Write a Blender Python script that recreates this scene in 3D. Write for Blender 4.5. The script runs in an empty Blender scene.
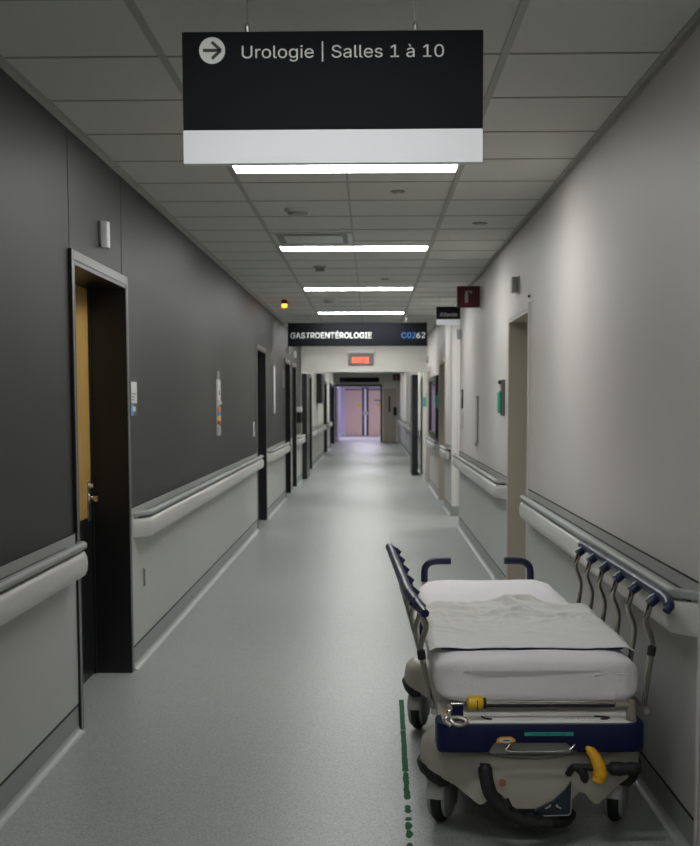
import bpy, bmesh, math, random
from math import sin, cos, pi, radians
from mathutils import Vector, Matrix, noise
random.seed(4)
scn = bpy.context.scene
COL = scn.collection

# ------------------------------------------------------------------ materials
def mat(name, col, rough=.5, metal=0, emit=None, estr=0, bump=0, bscale=40, spec=.5, var=0, vscale=8, coat=0):
    m = bpy.data.materials.new(name); m.use_nodes = True
    nt = m.node_tree; b = nt.nodes['Principled BSDF']
    b.inputs['Base Color'].default_value = (*col, 1)
    b.inputs['Roughness'].default_value = rough
    b.inputs['Metallic'].default_value = metal
    b.inputs['Specular IOR Level'].default_value = spec
    if coat: b.inputs['Coat Weight'].default_value = coat
    if emit:
        b.inputs['Emission Color'].default_value = (*emit, 1); b.inputs['Emission Strength'].default_value = estr
    tc = nt.nodes.new('ShaderNodeTexCoord')
    if var:
        n = nt.nodes.new('ShaderNodeTexNoise'); n.inputs['Scale'].default_value = vscale; n.inputs['Detail'].default_value = 6
        r = nt.nodes.new('ShaderNodeMapRange'); r.inputs['To Min'].default_value = 1 - var; r.inputs['To Max'].default_value = 1 + var
        mx = nt.nodes.new('ShaderNodeVectorMath'); mx.operation = 'SCALE'; mx.inputs[0].default_value = col
        nt.links.new(tc.outputs['Object'], n.inputs['Vector']); nt.links.new(n.outputs['Fac'], r.inputs['Value'])
        nt.links.new(r.outputs['Result'], mx.inputs['Scale']); nt.links.new(mx.outputs[0], b.inputs['Base Color'])
    if bump:
        n = nt.nodes.new('ShaderNodeTexNoise'); n.inputs['Scale'].default_value = bscale; n.inputs['Detail'].default_value = 4
        bp = nt.nodes.new('ShaderNodeBump'); bp.inputs['Strength'].default_value = bump; bp.inputs['Distance'].default_value = .004
        nt.links.new(tc.outputs['Object'], n.inputs['Vector']); nt.links.new(n.outputs['Fac'], bp.inputs['Height'])
        nt.links.new(bp.outputs['Normal'], b.inputs['Normal'])
    return m

def floor_mat():
    m = mat('speckled_vinyl', (.47, .50, .485), .3, spec=.42)
    nt = m.node_tree; b = nt.nodes['Principled BSDF']
    tc = nt.nodes.new('ShaderNodeTexCoord')
    n1 = nt.nodes.new('ShaderNodeTexNoise'); n1.inputs['Scale'].default_value = 160; n1.inputs['Detail'].default_value = 2
    n2 = nt.nodes.new('ShaderNodeTexNoise'); n2.inputs['Scale'].default_value = 1.3; n2.inputs['Detail'].default_value = 5
    c1 = nt.nodes.new('ShaderNodeValToRGB')
    c1.color_ramp.elements[0].position = .36; c1.color_ramp.elements[0].color = (.24, .26, .25, 1)
    c1.color_ramp.elements[1].position = .50; c1.color_ramp.elements[1].color = (.335, .355, .345, 1)
    e = c1.color_ramp.elements.new(.68); e.color = (.40, .42, .41, 1)
    r = nt.nodes.new('ShaderNodeMapRange'); r.inputs['To Min'].default_value = .93; r.inputs['To Max'].default_value = 1.07
    s = nt.nodes.new('ShaderNodeVectorMath'); s.operation = 'SCALE'
    rr = nt.nodes.new('ShaderNodeMapRange'); rr.inputs['To Min'].default_value = .23; rr.inputs['To Max'].default_value = .38
    L = nt.links.new
    mp = nt.nodes.new('ShaderNodeMapping'); mp.inputs['Location'].default_value = (3.3, 7.7, .371)
    L(tc.outputs['Object'], mp.inputs['Vector']); L(mp.outputs['Vector'], n1.inputs['Vector']); L(mp.outputs['Vector'], n2.inputs['Vector'])
    L(n1.outputs['Fac'], c1.inputs['Fac']); r.inputs['Value'].default_value = .5; b.inputs['Roughness'].default_value = .36; b.inputs['Specular IOR Level'].default_value = .38
    L(c1.outputs['Color'], s.inputs[0]); L(r.outputs['Result'], s.inputs['Scale'])
    L(s.outputs[0], b.inputs['Base Color'])
    return m

def wood_mat(name, c1, c2, rough=.4):
    m = mat(name, c1, rough); nt = m.node_tree; b = nt.nodes['Principled BSDF']
    tc = nt.nodes.new('ShaderNodeTexCoord'); mp = nt.nodes.new('ShaderNodeMapping'); mp.inputs['Scale'].default_value = (14, 14, 1.1)
    n = nt.nodes.new('ShaderNodeTexNoise'); n.inputs['Scale'].default_value = 3; n.inputs['Detail'].default_value = 6; n.inputs['Distortion'].default_value = .6
    cr = nt.nodes.new('ShaderNodeValToRGB'); cr.color_ramp.elements[0].position = .3; cr.color_ramp.elements[1].position = .7
    cr.color_ramp.elements[0].color = (*c1, 1); cr.color_ramp.elements[1].color = (*c2, 1)
    L = nt.links.new
    L(tc.outputs['Object'], mp.inputs['Vector']); L(mp.outputs['Vector'], n.inputs['Vector']); L(n.outputs['Fac'], cr.inputs['Fac'])
    L(cr.outputs['Color'], b.inputs['Base Color'])
    return m

M = dict(
    floor=floor_mat(),
    tile=mat('ceiling_tile', (.72, .715, .68), .9, bump=.5, bscale=160, var=.03, vscale=30, spec=.1),
    tbar=mat('ceiling_grid_metal', (.42, .42, .385), .5),
    tcross=mat('ceiling_gap_shade', (.36, .36, .325), .7),  # crossbars coloured darker to stand for the shadow in the tile gaps
    dark=mat('charcoal_paint', (.034, .035, .032), .5, bump=.25, bscale=220, var=.05, vscale=3, spec=.35),
    seam=mat('dark_seam', (.02, .021, .02), .7),
    white_wall=mat('warm_white_paint', (.60, .575, .55), .5, bump=.25, bscale=200, var=.02, vscale=3, spec=.35),
    far_wall=mat('pale_paint', (.72, .71, .66), .5, var=.02),
    sheet_panel=mat('wall_protection_sheet', (.46, .465, .445), .4, bump=.3, bscale=260, var=.03, vscale=2, spec=.4),
    base=mat('grey_cove_base', (.27, .28, .275), .4),
    cove=mat('pale_cove_curve', (.36, .37, .37), .4),
    rail_w=mat('rail_bumper_vinyl', (.54, .535, .51), .35),
    rail_g=mat('rail_grip_grey', (.30, .31, .30), .5),
    blackm=mat('black_paint', (.010, .010, .011), .35),
    frame_dark=mat('dark_frame_paint', (.009, .0095, .010), .35),
    frame_lit=mat('grey_frame_paint', (.16, .16, .155), .4),
    tan=mat('tan_frame_paint', (.47, .43, .36), .4),
    tan_dark=mat('tan_trim_paint', (.22, .19, .14), .5),
    wood=wood_mat('maple_door', (.43, .25, .065), (.52, .33, .11)),
    wood_pink=wood_mat('birch_door', (.62, .45, .35), (.70, .53, .42)),
    chrome=mat('chrome', (.72, .70, .66), .10, 1),
    chrome_dark=mat("nickel_chrome", (.34, .32, .28), .07, 1),
    steel=mat('brushed_steel', (.50, .49, .46), .32, 1),
    plastic_w=mat('white_plastic', (.66, .66, .65), .4),
    plastic_lg=mat('pale_grey_plastic', (.40, .40, .39), .4),
    sign_black=mat('sign_black', (.0045, .005, .008), .6, spec=.12),
    sign_white=mat('sign_white', (.86, .87, .92), .5),
    ink_white=mat('lettering_white', (.72, .72, .70), .5),
    ink_grey=mat('lettering_grey', (.38, .38, .37), .5),
    ink_blue=mat('lettering_blue', (.04, .15, .42), .5),
    ink_black=mat('lettering_black', (.015, .015, .016), .5),
    red=mat('sign_red', (.075, .002, .003), .5),
    red_ink=mat('red_ink', (.5, .03, .03), .5),
    exit_on=mat('lit_red_letters', (.9, .1, .05), .5, emit=(1, .09, .045), estr=1.6),
    amber=mat('amber_lamp', (.9, .3, .03), .4, emit=(1, .22, .02), estr=3.0),
    diff=mat('light_diffuser', (.9, .9, .9), .5, emit=(.975, .985, .955), estr=16),
    diff_far=mat('far_light_diffuser', (.9, .9, .9), .5, emit=(.975, .985, .955), estr=16),
    diff_dim=mat('dim_light_diffuser', (.9, .9, .9), .5, emit=(.975, .985, .955), estr=9),
    diff_low=mat('low_light_diffuser', (.6, .6, .58), .5, emit=(.98, 1.0, .93), estr=.30),
    diff_purple=mat('violet_light_diffuser', (.9, .9, .9), .5, emit=(.84, .79, 1.0), estr=32),
    navy=mat('navy_plastic', (.007, .011, .055), .35, spec=.4),
    navy_deck=mat('navy_bumper', (.004, .007, .050), .45, spec=.25),
    cream=mat('cream_hood_plastic', (.40, .385, .33), .38),
    deck=mat('white_deck_plastic', (.88, .87, .83), .4),
    rubber=mat('black_rubber', (.007, .007, .008), .6),
    housing=mat('caster_grey', (.30, .325, .31), .45),
    housing_light=mat('caster_pale_grey', (.42, .42, .39), .45),
    yellow=mat('yellow_plastic', (.80, .50, .01), .4),
    lever=mat('amber_yellow_plastic', (.75, .38, .01), .4),
    tray=mat('tray_grey', (.20, .20, .185), .5),
    bracket=mat('tan_bracket', (.25, .23, .18), .5),
    fabric=mat('white_sheet_cotton', (.80, .78, .81), .85, bump=.35, bscale=90, spec=.2),
    fabric2=mat('draw_sheet_cotton', (.82, .82, .79), .9, bump=.5, bscale=120, spec=.15),
    teal=mat('teal_label', (.02, .36, .30), .5),
    orange=mat('orange_label', (.75, .33, .03), .5),
    pink=mat('pink_sticker', (.55, .10, .22), .5),
    panel_blue=mat('dark_blue_label', (.012, .022, .035), .35),
    tape=mat('green_floor_tape', (.006, .10, .035), .7, spec=.15, var=.25, vscale=60),
    green_p=mat('green_plastic', (.05, .42, .30), .4),
    glass_p=mat('display_glass', (.10, .09, .12), .12),
    paper=mat('paper_white', (.60, .60, .58), .7),
    paper_o=mat('paper_orange', (.65, .20, .03), .7),
    paper_y=mat('paper_yellow', (.70, .50, .10), .7),
    paper_r=mat('paper_red', (.35, .04, .04), .7),
    paper_b=mat('paper_blue', (.12, .25, .50), .7),
    violet_wall=mat('lilac_wall', (.62, .58, .72), .5),
    vent=mat('vent_metal', (.62, .62, .60), .35),
    vent_in=mat('vent_inside', (.25, .25, .24), .5),
)

    
FONT = None
try:
    import os
    FONT = bpy.data.fonts.load(os.path.join(bpy.utils.resource_path('LOCAL'), 'datafiles', 'fonts', 'Inter.woff2'))
except Exception: FONT = None
# ------------------------------------------------------------------ helpers
class MB:
    """collects shapes in the local coordinates of the thing that they belong to"""
    def __init__(s): s.bm = bmesh.new()
    def box(s, x0, x1, y0, y1, z0, z1, rot=None, about=None):
        v = []
        for x in (x0, x1):
            for y in (y0, y1):
                for z in (z0, z1):
                    p = Vector((x, y, z))
                    if rot: a = Vector(about); p = a + rot @ (p - a)
                    v.append(s.bm.verts.new(p))
        for f in ((0,1,3,2), (4,6,7,5), (0,4,5,1), (2,3,7,6), (0,2,6,4), (1,5,7,3)): s.bm.faces.new([v[i] for i in f])
        return s
    def loft(s, rings, closed=True, cap=True):
        R = [[s.bm.verts.new(p) for p in r] for r in rings]
        for a, b in zip(R, R[1:]):
            n = len(a)
            for i in range(n if closed else n - 1): s.bm.faces.new((a[i], a[(i+1) % n], b[(i+1) % n], b[i]))
        if cap and closed:
            s.bm.faces.new(R[0][::-1]); s.bm.faces.new(R[-1])
        return s
    def tube(s, pts, r, n=10, smooth=0, flat=1.0):
        P = [Vector(p) for p in pts]
        if smooth: P = catmull(P, smooth)
        rs = r if isinstance(r, (list, tuple)) else [r] * len(P)
        if len(rs) != len(P): rs = [rs[min(len(rs)-1, int(i * len(rs) / len(P)))] for i in range(len(P))]
        rings = []; prev = None
        for i, p in enumerate(P):
            t = (P[min(i+1, len(P)-1)] - P[max(i-1, 0)]).normalized()
            if prev is None: u = t.orthogonal().normalized()
            else: u = (prev - t * prev.dot(t)).normalized()
            prev = u; w = t.cross(u)
            rings.append([p + (u * cos(2*pi*k/n) + w * sin(2*pi*k/n) * flat) * rs[i] for k in range(n)])
        return s.loft(rings)
    def lathe(s, prof, axis, origin, n=24, u=None):
        a = Vector(axis).normalized(); u = (Vector(u) if u else a.orthogonal()).normalized(); w = a.cross(u); o = Vector(origin)
        return s.loft([[o + a * h + (u * cos(2*pi*k/n) + w * sin(2*pi*k/n)) * max(r, .0004) for k in range(n)] for r, h in prof])
    def prism(s, poly, d0, d1, plane='xz'):
        def P(a, b, d): return {'xz': (a, d, b), 'yz': (d, a, b), 'xy': (a, b, d)}[plane]
        return s.loft([[P(a, b, d0) for a, b in poly], [P(a, b, d1) for a, b in poly]])
    def build(s, name, m, parent=None, smooth=False, bevel=0, seg=2, loc=None, solid=0, sub=0):
        bmesh.ops.recalc_face_normals(s.bm, faces=s.bm.faces)
        me = bpy.data.meshes.new(name); 
        if smooth:
            for f in s.bm.faces: f.smooth = True
            for e in s.bm.edges:
                if len(e.link_faces) == 2 and e.calc_face_angle(0) > radians(50): e.smooth = False
        s.bm.to_mesh(me); s.bm.free(); me.materials.append(M[m])
        o = bpy.data.objects.new(name, me); COL.objects.link(o)
        if parent: o.parent = parent
        if loc: o.location = loc
        if solid:
            md = o.modifiers.new('s', 'SOLIDIFY'); md.thickness = solid; md.offset = 0
        if bevel:
            md = o.modifiers.new('b', 'BEVEL'); md.width = bevel; md.segments = seg; md.limit_method = 'ANGLE'; md.angle_limit = radians(40)
            for p in me.polygons: p.use_smooth = True
            md.harden_normals = True
        if sub:
            md = o.modifiers.new('u', 'SUBSURF'); md.levels = sub; md.render_levels = sub
        return o
def catmull(P, k):
    out = []
    for i in range(len(P) - 1):
        p0, p1, p2, p3 = P[max(i-1, 0)], P[i], P[i+1], P[min(i+2, len(P)-1)]
        for j in range(k):
            t = j / k
            out.append(.5 * ((2*p1) + (p2-p0)*t + (2*p0-5*p1+4*p2-p3)*t*t + (3*p1-p0-3*p2+p3)*t**3))
    out.append(P[-1]); return out
def tag(o, label, cat, group=None):
    o['label'] = label; o['category'] = cat
    if group: o['group'] = group
    return o
def thing(name, label, cat, loc=(0,0,0), rz=0, group=None):
    o = bpy.data.objects.new(name, None); COL.objects.link(o)
    o.location = loc; o.rotation_euler = (0, 0, rz); return tag(o, label, cat, group)
def struct(o): o['kind'] = 'structure'; return o
def sempty(name, loc=(0,0,0)):
    o = bpy.data.objects.new(name, None); COL.objects.link(o); o.location = loc; return struct(o)
def dup(root, loc, label):
    r = root.copy(); COL.objects.link(r); r.location = loc; r['label'] = label
    for ch in list(root.children):
        c = ch.copy(); COL.objects.link(c); c.parent = r
        for g in list(ch.children):
            d = g.copy(); COL.objects.link(d); d.parent = c
    return r
def text(name, s, m, parent, loc, rot, w, h, ext=.0006, bold=0):
    """lettering fitted to width w and to capital height h"""
    cu = bpy.data.curves.new(name, 'FONT'); cu.body = s; cu.size = 1; cu.extrude = 0; cu.offset = bold
    cu.resolution_u = 12
    if FONT: cu.font = FONT
    ob = bpy.data.objects.new(name, cu); COL.objects.link(ob)
    ref = bpy.data.curves.new('ref', 'FONT'); ref.body = 'H'; ro = bpy.data.objects.new('ref', ref); COL.objects.link(ro)
    dg = bpy.context.evaluated_depsgraph_get(); dg.update()
    me = bpy.data.meshes.new_from_object(ob.evaluated_get(dg)); mr = bpy.data.meshes.new_from_object(ro.evaluated_get(dg))
    ch = max(v.co.y for v in mr.vertices); x0 = min(v.co.x for v in me.vertices); x1 = max(v.co.x for v in me.vertices)
    for v in me.vertices: v.co = Vector(((v.co.x - x0) * w / (x1 - x0), v.co.y * h / ch, 0))
    bpy.data.objects.remove(ob); bpy.data.objects.remove(ro); bpy.data.meshes.remove(mr)
    me.materials.clear(); me.materials.append(M[m]); me.name = name
    o = bpy.data.objects.new(name, me); COL.objects.link(o); o.parent = parent
    o.location = loc; o.rotation_euler = rot
    md = o.modifiers.new('s', 'SOLIDIFY'); md.thickness = ext; md.offset = 0
    return o
FACE = (pi/2, 0, 0)            # lettering that faces the camera end of the corridor
ONL = (pi/2, 0, pi/2)          # lettering on the left wall, facing right
ONR = (pi/2, 0, -pi/2)         # lettering on the right wall, facing left

XL, XR, H = -1.36, 1.08, 2.78
YB, YK, YE, YF = -5.0, 22.9, 44.8, 53.8      # back wall, bulkhead, end frame, far doors

# ------------------------------------------------------------------ floor and ceiling
struct(MB().box(-3.2, 4.2, YB, YF + .3, -.12, 0).build('floor', 'floor'))
struct(MB().box(-1.7, 4.2, YB, YK + .1, H, H + .1).build('ceiling', 'tile'))
struct(MB().box(-1.7, 1.5, YK + .1, YE + .2, 2.62, 2.72).build('ceiling', 'tile'))
b = MB()
k = 0
y = 4.362 - .614 * 15
while y < YK:
    b.box(XL, XR, y - .007, y + .007, H - .003, H + .01); y += .614
struct(b.build('trim_1', 'tcross'))
b = MB()
for x in (-.757, .487): b.box(x - .014, x + .014, YB, YK, H - .006, H + .01)
y = 4.362
b.box(-.138, -.126, 6.5, YK, H - .004, H + .01)
struct(b.build('trim_2', 'tbar'))
b = MB()
b.box(XL, XL + .024, YB, YK, H - .006, H + .01); b.box(XR - .024, XR, YB, YK, H - .006, H + .01)
b.box(XL, XL + .003, YB, YK, H - .03, H); b.box(XR - .003, XR, YB, 14.2, H - .03, H)
struct(b.build('trim_3', 'tbar'))

# ------------------------------------------------------------------ walls with openings
def wall(name, side, y0, y1, m, openings, z1=H + .05, thick=.24, head=2.17):
    b = MB(); s = -1 if side == 'l' else 1; x = XL if side == 'l' else XR
    xa, xb = sorted((x, x + s * thick)); y = y0
    for a, c in sorted(openings):
        b.box(xa, xb, y, a, 0, z1); b.box(xa, xb, a, c, head, z1); y = c
    b.box(xa, xb, y, y1, 0, z1)
    return struct(b.build(name, m))
LO = [(5.345, 6.50), (13.93, 15.10), (18.50, 19.66), (20.15, 21.20)]
RO = [(2.5, 3.76), (8.02, 9.15)]
wall('wall_left', 'l', YB, YK, 'dark', LO)
wall('wall_left', 'l', YK, YE, 'far_wall', [(25.6, 26.8), (33.8, 36.0), (38.8, 43.4)], 2.70)
wall('wall_right', 'r', YB, 14.25, 'white_wall', RO)
RO2 = [(17.0, 18.3), (21.3, 22.3)]
wall('wall_right', 'r', 15.65, YK, 'white_wall', RO2)
wall('wall_right', 'r', YK, YE, 'far_wall', [(29, 30.2)], 2.70)
# the side passage between the two right-hand walls
struct(MB().box(XR + .24, 4.0, 15.65, 15.85, 0, H).build('wall_right', 'far_wall'))
struct(MB().box(XR + .24, 4.0, 14.05, 14.25, 0, H).build('wall_right', 'white_wall'))
struct(MB().box(4.0, 4.1, 14.05, 15.85, 0, H).build('wall_right', 'white_wall'))
struct(MB().box(XL, XR, YB - .1, YB, 0, H).build('wall_back', 'white_wall'))
# lowered header over the corridor
struct(MB().box(XL, XR, YK, YK + .16, 2.11, H).build('wall_header', 'far_wall', bevel=.004))

# panel joints in the charcoal wall
b = MB()
for y in (4.05 - 1.2, 5.322, 6.44):
    b.box(XL - .002, XL + .0015, y - .003, y + .003, (.94 if y < 5 else 2.2), H - .03)
struct(b.build('trim_4', 'seam'))

# ------------------------------------------------------------------ protective sheet, dark reveal and cove base
def runs(y0, y1, op):
    out = []; y = y0
    for a, c in sorted(op):
        out.append((y, a)); y = c
    out.append((y, y1)); return [(a, c) for a, c in out if c - a > .05]
TN = [10]
def low_wall(side, y0, y1, op, m='sheet_panel'):
    s = 1 if side == 'l' else -1; x = XL if side == 'l' else XR
    b, d, e, cv = MB(), MB(), MB(), MB()
    for a, c in runs(y0, y1, op):
        a += .045 if a > y0 else 0; c -= .045 if c < y1 else 0
        b.box(*sorted((x - s*.002, x + s * .006)), a, c, .135, .925)
        d.box(*sorted((x - s*.002, x + s * .007)), a, c, .125, .136)
        d.box(*sorted((x - s*.002, x + s * .0075)), a, c, .925, .929)
        e.box(*sorted((x - s*.002, x + s * .005)), a, c, .022, .126)
        pr = [(x, .0), (x, .03), (x + s*.005, .03), (x + s*.007, .020), (x + s*.013, .011), (x + s*.022, .005), (x + s*.034, .002), (x + s*.034, 0)]
        cv.prism(pr, a, c, 'xz')
    side_n = 'left' if side == 'l' else 'right'
    struct(b.build('trim_%d' % TN[0], m)); struct(d.build('trim_%d' % (TN[0] + 1), 'seam')); TN[0] += 2
    o = struct(e.build('baseboard_' + side_n, 'base')); cv.build('cove', 'cove', o, smooth=True)
low_wall('l', YB, YK, LO); low_wall('r', YB, 14.25, RO); low_wall('r', 15.65, YK, RO2)
low_wall('l', YK + .2, YE, [(25.6, 26.8), (33.8, 36.0), (38.8, 43.4)]); low_wall('r', YK + .2, YE, [(29, 30.2)])
# corner guard and base on the passage wall that faces the camera
struct(MB().box(XR - .001, XR + .06, 15.644, 15.652, .13, 2.5).build('trim_40', 'plastic_w'))
struct(MB().box(XR, 4.0, 15.635, 15.65, 0, .13).build('baseboard_passage', 'base'))

# ------------------------------------------------------------------ doors
def door_frame(n, side, y0, y1, mf, mj, head=2.17, leaf=None, depth=.235, wid=.045, lit='frame_lit'):
    s = 1 if side == 'l' else -1; x = XL if side == 'l' else XR
    r = sempty('door_%d' % n, (x, (y0 + y1) / 2, 0)); w = (y1 - y0) / 2
    def X(a, c): return sorted((s * a, s * c))
    b = MB()      # casing on the face of the wall and lining of the opening
    b.box(*X(-.004, .014), -w - wid * .7, -w, 0, head + wid); b.box(*X(-.004, .014), w, w + wid * .7, 0, head + wid)
    b.box(*X(-.004, .014), -w, w, head, head + wid)
    b.build('casing', lit, r, bevel=.003)
    b = MB()
    b.box(*X(-depth, .012), -w, -w + .022, 0, head); b.box(*X(-depth, .012), w - .022, w, 0, head)
    b.box(*X(-depth, .012), -w + .022, w - .022, head - .022, head)
    b.box(*X(-depth, -depth + .05), w - .040, w - .022, 0, head - .022)
    b.build('jamb', mj, r, bevel=.002)
    return r, s, w
r, s, w = door_frame(1, 'l', *LO[0], 'frame_dark', 'frame_dark', lit='frame_lit')
MB().box(-.242, -.198, -w + .024, w - .032, .89, 2.146).build('door_leaf', 'wood', r, bevel=.002)
MB().box(-.242, -.196, -w + .024, w - .032, .006, .89).build('kick_plate', 'blackm', r, bevel=.002)
b = MB(); hy = w - .10
b.box(-.199, -.190, hy - .03, hy + .03, .87, 1.09)
hp = b.build('lock_plate', 'steel', r, bevel=.003)
MB().tube([(-.19, hy, 1.0), (-.150, hy, 1.0), (-.135, hy - .012, 1.0), (-.132, hy - .11, .998)], .0105, 12, smooth=5).build('lever_handle', 'chrome', hp, smooth=True)
MB().lathe([(.026, 0), (.026, .008), (.014, .014)], (1, 0, 0), (-.19, hy, 1.0)).build('rose', 'chrome', hp, smooth=True)
MB().lathe([(.014, 0), (.014, .02), (.008, .024)], (1, 0, 0), (-.19, hy, 1.065)).build('lock_cylinder', 'chrome', hp, smooth=True)
MB().box(0, .016, -w - .045, -w - .0315, 0, 2.215).build('edge_strip', 'blackm', r)
for n, (a, c) in enumerate(LO[1:], 2):
    r, s, w = door_frame(n, 'l', a, c, 'frame_dark', 'frame_dark', lit='frame_lit')
    MB().box(-.235, -.19, -w + .024, w - .024, .006, 2.146).build('door_leaf', 'frame_dark', r, bevel=.002)
    MB().tube([(-.19, w - .1, 1.0), (-.14, w - .1, 1.0), (-.135, w - .2, 1.0)], .01, 10).build('lever_handle', 'chrome', r, smooth=True)
r, s, w = door_frame(5, 'r', *RO[1], 'tan', 'tan', lit='white_wall', head=2.15)
MB().box(.19, .235, -w + .024, w - .024, .006, 2.126).build('door_leaf', 'tan', r, bevel=.002)
MB().tube([(.19, -w + .1, 1.0), (.14, -w + .1, 1.0), (.135, -w + .2, 1.0)], .01, 10).build('lever_handle', 'chrome', r, smooth=True)
r, s, w = door_frame(6, 'r', *RO[0], 'tan', 'tan', lit='plastic_w', head=2.15)
MB().box(.19, .235, -w + .024, w - .024, .006, 2.126).build('door_leaf', 'tan', r, bevel=.002)
for n, (a, c) in enumerate(RO2, 7):
    r, s, w = door_frame(n, 'r', a, c, 'tan', 'tan', lit='tan', head=2.12)
    MB().box(.19, .235, -w + .024, w - .024, .006, 2.096).build('door_leaf', 'tan', r, bevel=.002)
for n, (sd, a, c) in enumerate([('l', 25.6, 26.8), ('l', 33.8, 36.0), ('l', 38.8, 43.4), ('r', 29, 30.2)], 9):
    r, s, w = door_frame(n, sd, a, c, 'frame_dark', 'frame_dark', lit='frame_dark' if sd == 'l' else 'tan', head=2.1)
    MB().box(*sorted((-s * .235, -s * .19)), -w + .024, w - .024, .006, 2.076).build('door_leaf', 'frame_dark' if sd == 'l' else 'tan', r, bevel=.002)

# the pair of dark doors held open at the lowered header
def open_leaf(n, x0, x1, y0, y1, hx):
    r = sempty('door_%d' % n, ((x0 + x1) / 2, y0, 0)); w = (x1 - x0) / 2
    MB().box(-w, w, 0, y1 - y0, .01, 2.09).build('door_leaf', 'frame_dark', r, bevel=.003)
    MB().box(min(hx, 0), max(hx, 0), .12, .18, .9, 1.1).build('push_bar', 'steel', r, bevel=.004)
    return r
open_leaf(13, XL + .001, XL + .10, 23.07, 24.1, .08)
open_leaf(14, XR - .125 - .10, XR - .10, 24.3, 25.4, -.08)
b = MB(); b.box(XR - .06, XR, YK + .001, YK + .159, 0, 2.11)
struct(b.build('trim_41', 'far_wall'))

# ------------------------------------------------------------------ handrails
def handrail(side, y0, y1, label, near_ret, far_ret=.03):
    s = 1 if side == 'l' else -1; x = XL if side == 'l' else XR
    t = thing('handrail', label, 'handrail', (x, y0, 0), group='wall handrails'); del t['group']
    Ln = y1 - y0
    def prof(kind):
        if kind == 'bumper': return [(.030, .762), (.060, .748), (.080, .752), (.091, .775), (.094, .805), (.091, .835), (.082, .855), (.066, .862), (.040, .862), (.030, .855)]
        if kind == 'grip':
            return [(.040, .872), (.086, .872), (.092, .880), (.092, .892), (.084, .901), (.066, .904), (.052, .898), (.044, .886)]
        return [(.0065, .765), (.045, .765), (.045, .88), (.0065, .88)]
    def sweep(kind, inset=0):
        P = prof(kind); st = []
        if near_ret > .06: st += [(0, .02), (near_ret * .8, .86), (near_ret * .93, .975), (near_ret * 1.1, 1)]
        else: st += [(0, .72), (.012, .93), (.03, 1)]
        if far_ret > .06: st += [(Ln - far_ret * 1.1, 1), (Ln - far_ret * .93, .975), (Ln - far_ret * .8, .86), (Ln, .02)]
        else: st += [(Ln - .03, 1), (Ln - .012, .93), (Ln, .72)]
        if kind == 'core': st = [(near_ret + .02, 1), (Ln - .05 - far_ret, 1)]
        m = MB(); m.loft([[(s * max(.0065, px * f if f > .5 else .0065 + px * f), yy, z) for px, z in P] for yy, f in st]); return m
    sweep('bumper').build('bumper', 'rail_w', t, smooth=True)
    sweep('grip').build('grip', 'rail_g', t, smooth=True)
    sweep('core').build('mounting_channel', 'seam', t)
    return t
handrail('l', YB + .1, 5.20, 'white and grey wall handrail nearest the camera on the left wall', .03)
handrail('l', 6.60, 13.86, 'long handrail on the left wall between the first and second dark doorways', .13)
handrail('l', 15.2, 18.44, 'handrail on the left wall beyond the second dark doorway', .13)
handrail('l', 21.3, 22.8, 'short handrail on the left wall just before the lowered header', .10)
handrail('r', 3.78, 7.80, 'white handrail behind the stretcher on the right wall', .10)
handrail('r', 9.24, 14.2, 'handrail on the right wall beyond the tan doorway', .12)
handrail('r', 15.72, 16.9, 'short handrail on the right wall past the side passage', .05)
handrail('r', 18.4, 21.2, 'handrail under the dark framed display on the right wall', .08)
handrail('l', 26.9, 33.7, 'distant handrail on the pale left wall beyond the lowered header', .08)
handrail('l', 36.1, 38.7, 'farthest handrail on the left, between two dark distant doorways', .08)
handrail('r', 30.3, 44.0, 'distant handrail on the pale right wall beyond the lowered header', .08)
handrail('r', 25.6, 28.8, 'distant right handrail just past the dark open door leaf', .08)

# ------------------------------------------------------------------ far end: frame, side wall and the violet lit lobby
struct(MB().box(XL, .42, YE, YE + .15, 2.19, 2.7).box(.42, XR, YE, YE + .15, 0, 2.7).build('wall_far', 'far_wall'))
b = MB(); b.box(XL, XL + .05, YE - .02, YE + .16, 0, 2.19); b.box(.37, .43, YE - .02, YE + .16, 0, 2.19); b.box(XL, .43, YE - .02, YE + .16, 2.13, 2.2)
struct(b.build('trim_42', 'frame_dark'))
struct(MB().box(-1.75, -1.38, YE + .15, YF, 0, 2.7).build('wall_left', 'violet_wall'))
struct(MB().box(1.4, 1.6, YE + .15, YF, 0, 2.7).build('wall_right', 'violet_wall'))
struct(MB().box(-1.75, 1.6, YF, YF + .2, 0, 2.7).build('wall_far', 'violet_wall'))
struct(MB().box(-1.75, 1.6, YE + .2, YF + .2, 2.62, 2.72).build('ceiling', 'tile'))
r = sempty('door_15', (-.25, YF, 0))
MB().box(-.93, .93, -.04, -.001, 2.07, 2.16).build('head_frame', 'tan_dark', r)
for sx in (-1, 1):
    MB().box(*sorted((sx * .15, sx * .90)), -.05, -.005, .01, 2.07).build('door_leaf', 'wood_pink', r)
    MB().box(*sorted((sx * .90, sx * .95)), -.05, -.001, 0, 2.07).build('side_frame', 'violet_wall', r)
MB().box(-.15, .15, -.055, -.005, .01, 2.2).build('dark_stile', 'panel_blue', r)
MB().box(-.045, .045, -.065, -.055, .01, 2.15).build('centre_strip', 'sign_white', r)
MB().box(-.12, .12, -.075, -.056, .95, 1.10).build('lock_plate', 'plastic_lg', r)
for x, lab in ((-.37 - .25 + .1, 'yellow warning sticker on the left wooden door at the corridor end'), (.36, 'yellow warning sticker on the right wooden door at the corridor end')):
    o = MB().prism([(.09*cos(a*pi/8), .09*sin(a*pi/8)*.8) for a in range(16)], -.003, .003, 'xz').build('warning_sticker', 'yellow', loc=(x, YF - .054, 1.40)); tag(o, lab, 'sticker')
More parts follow.
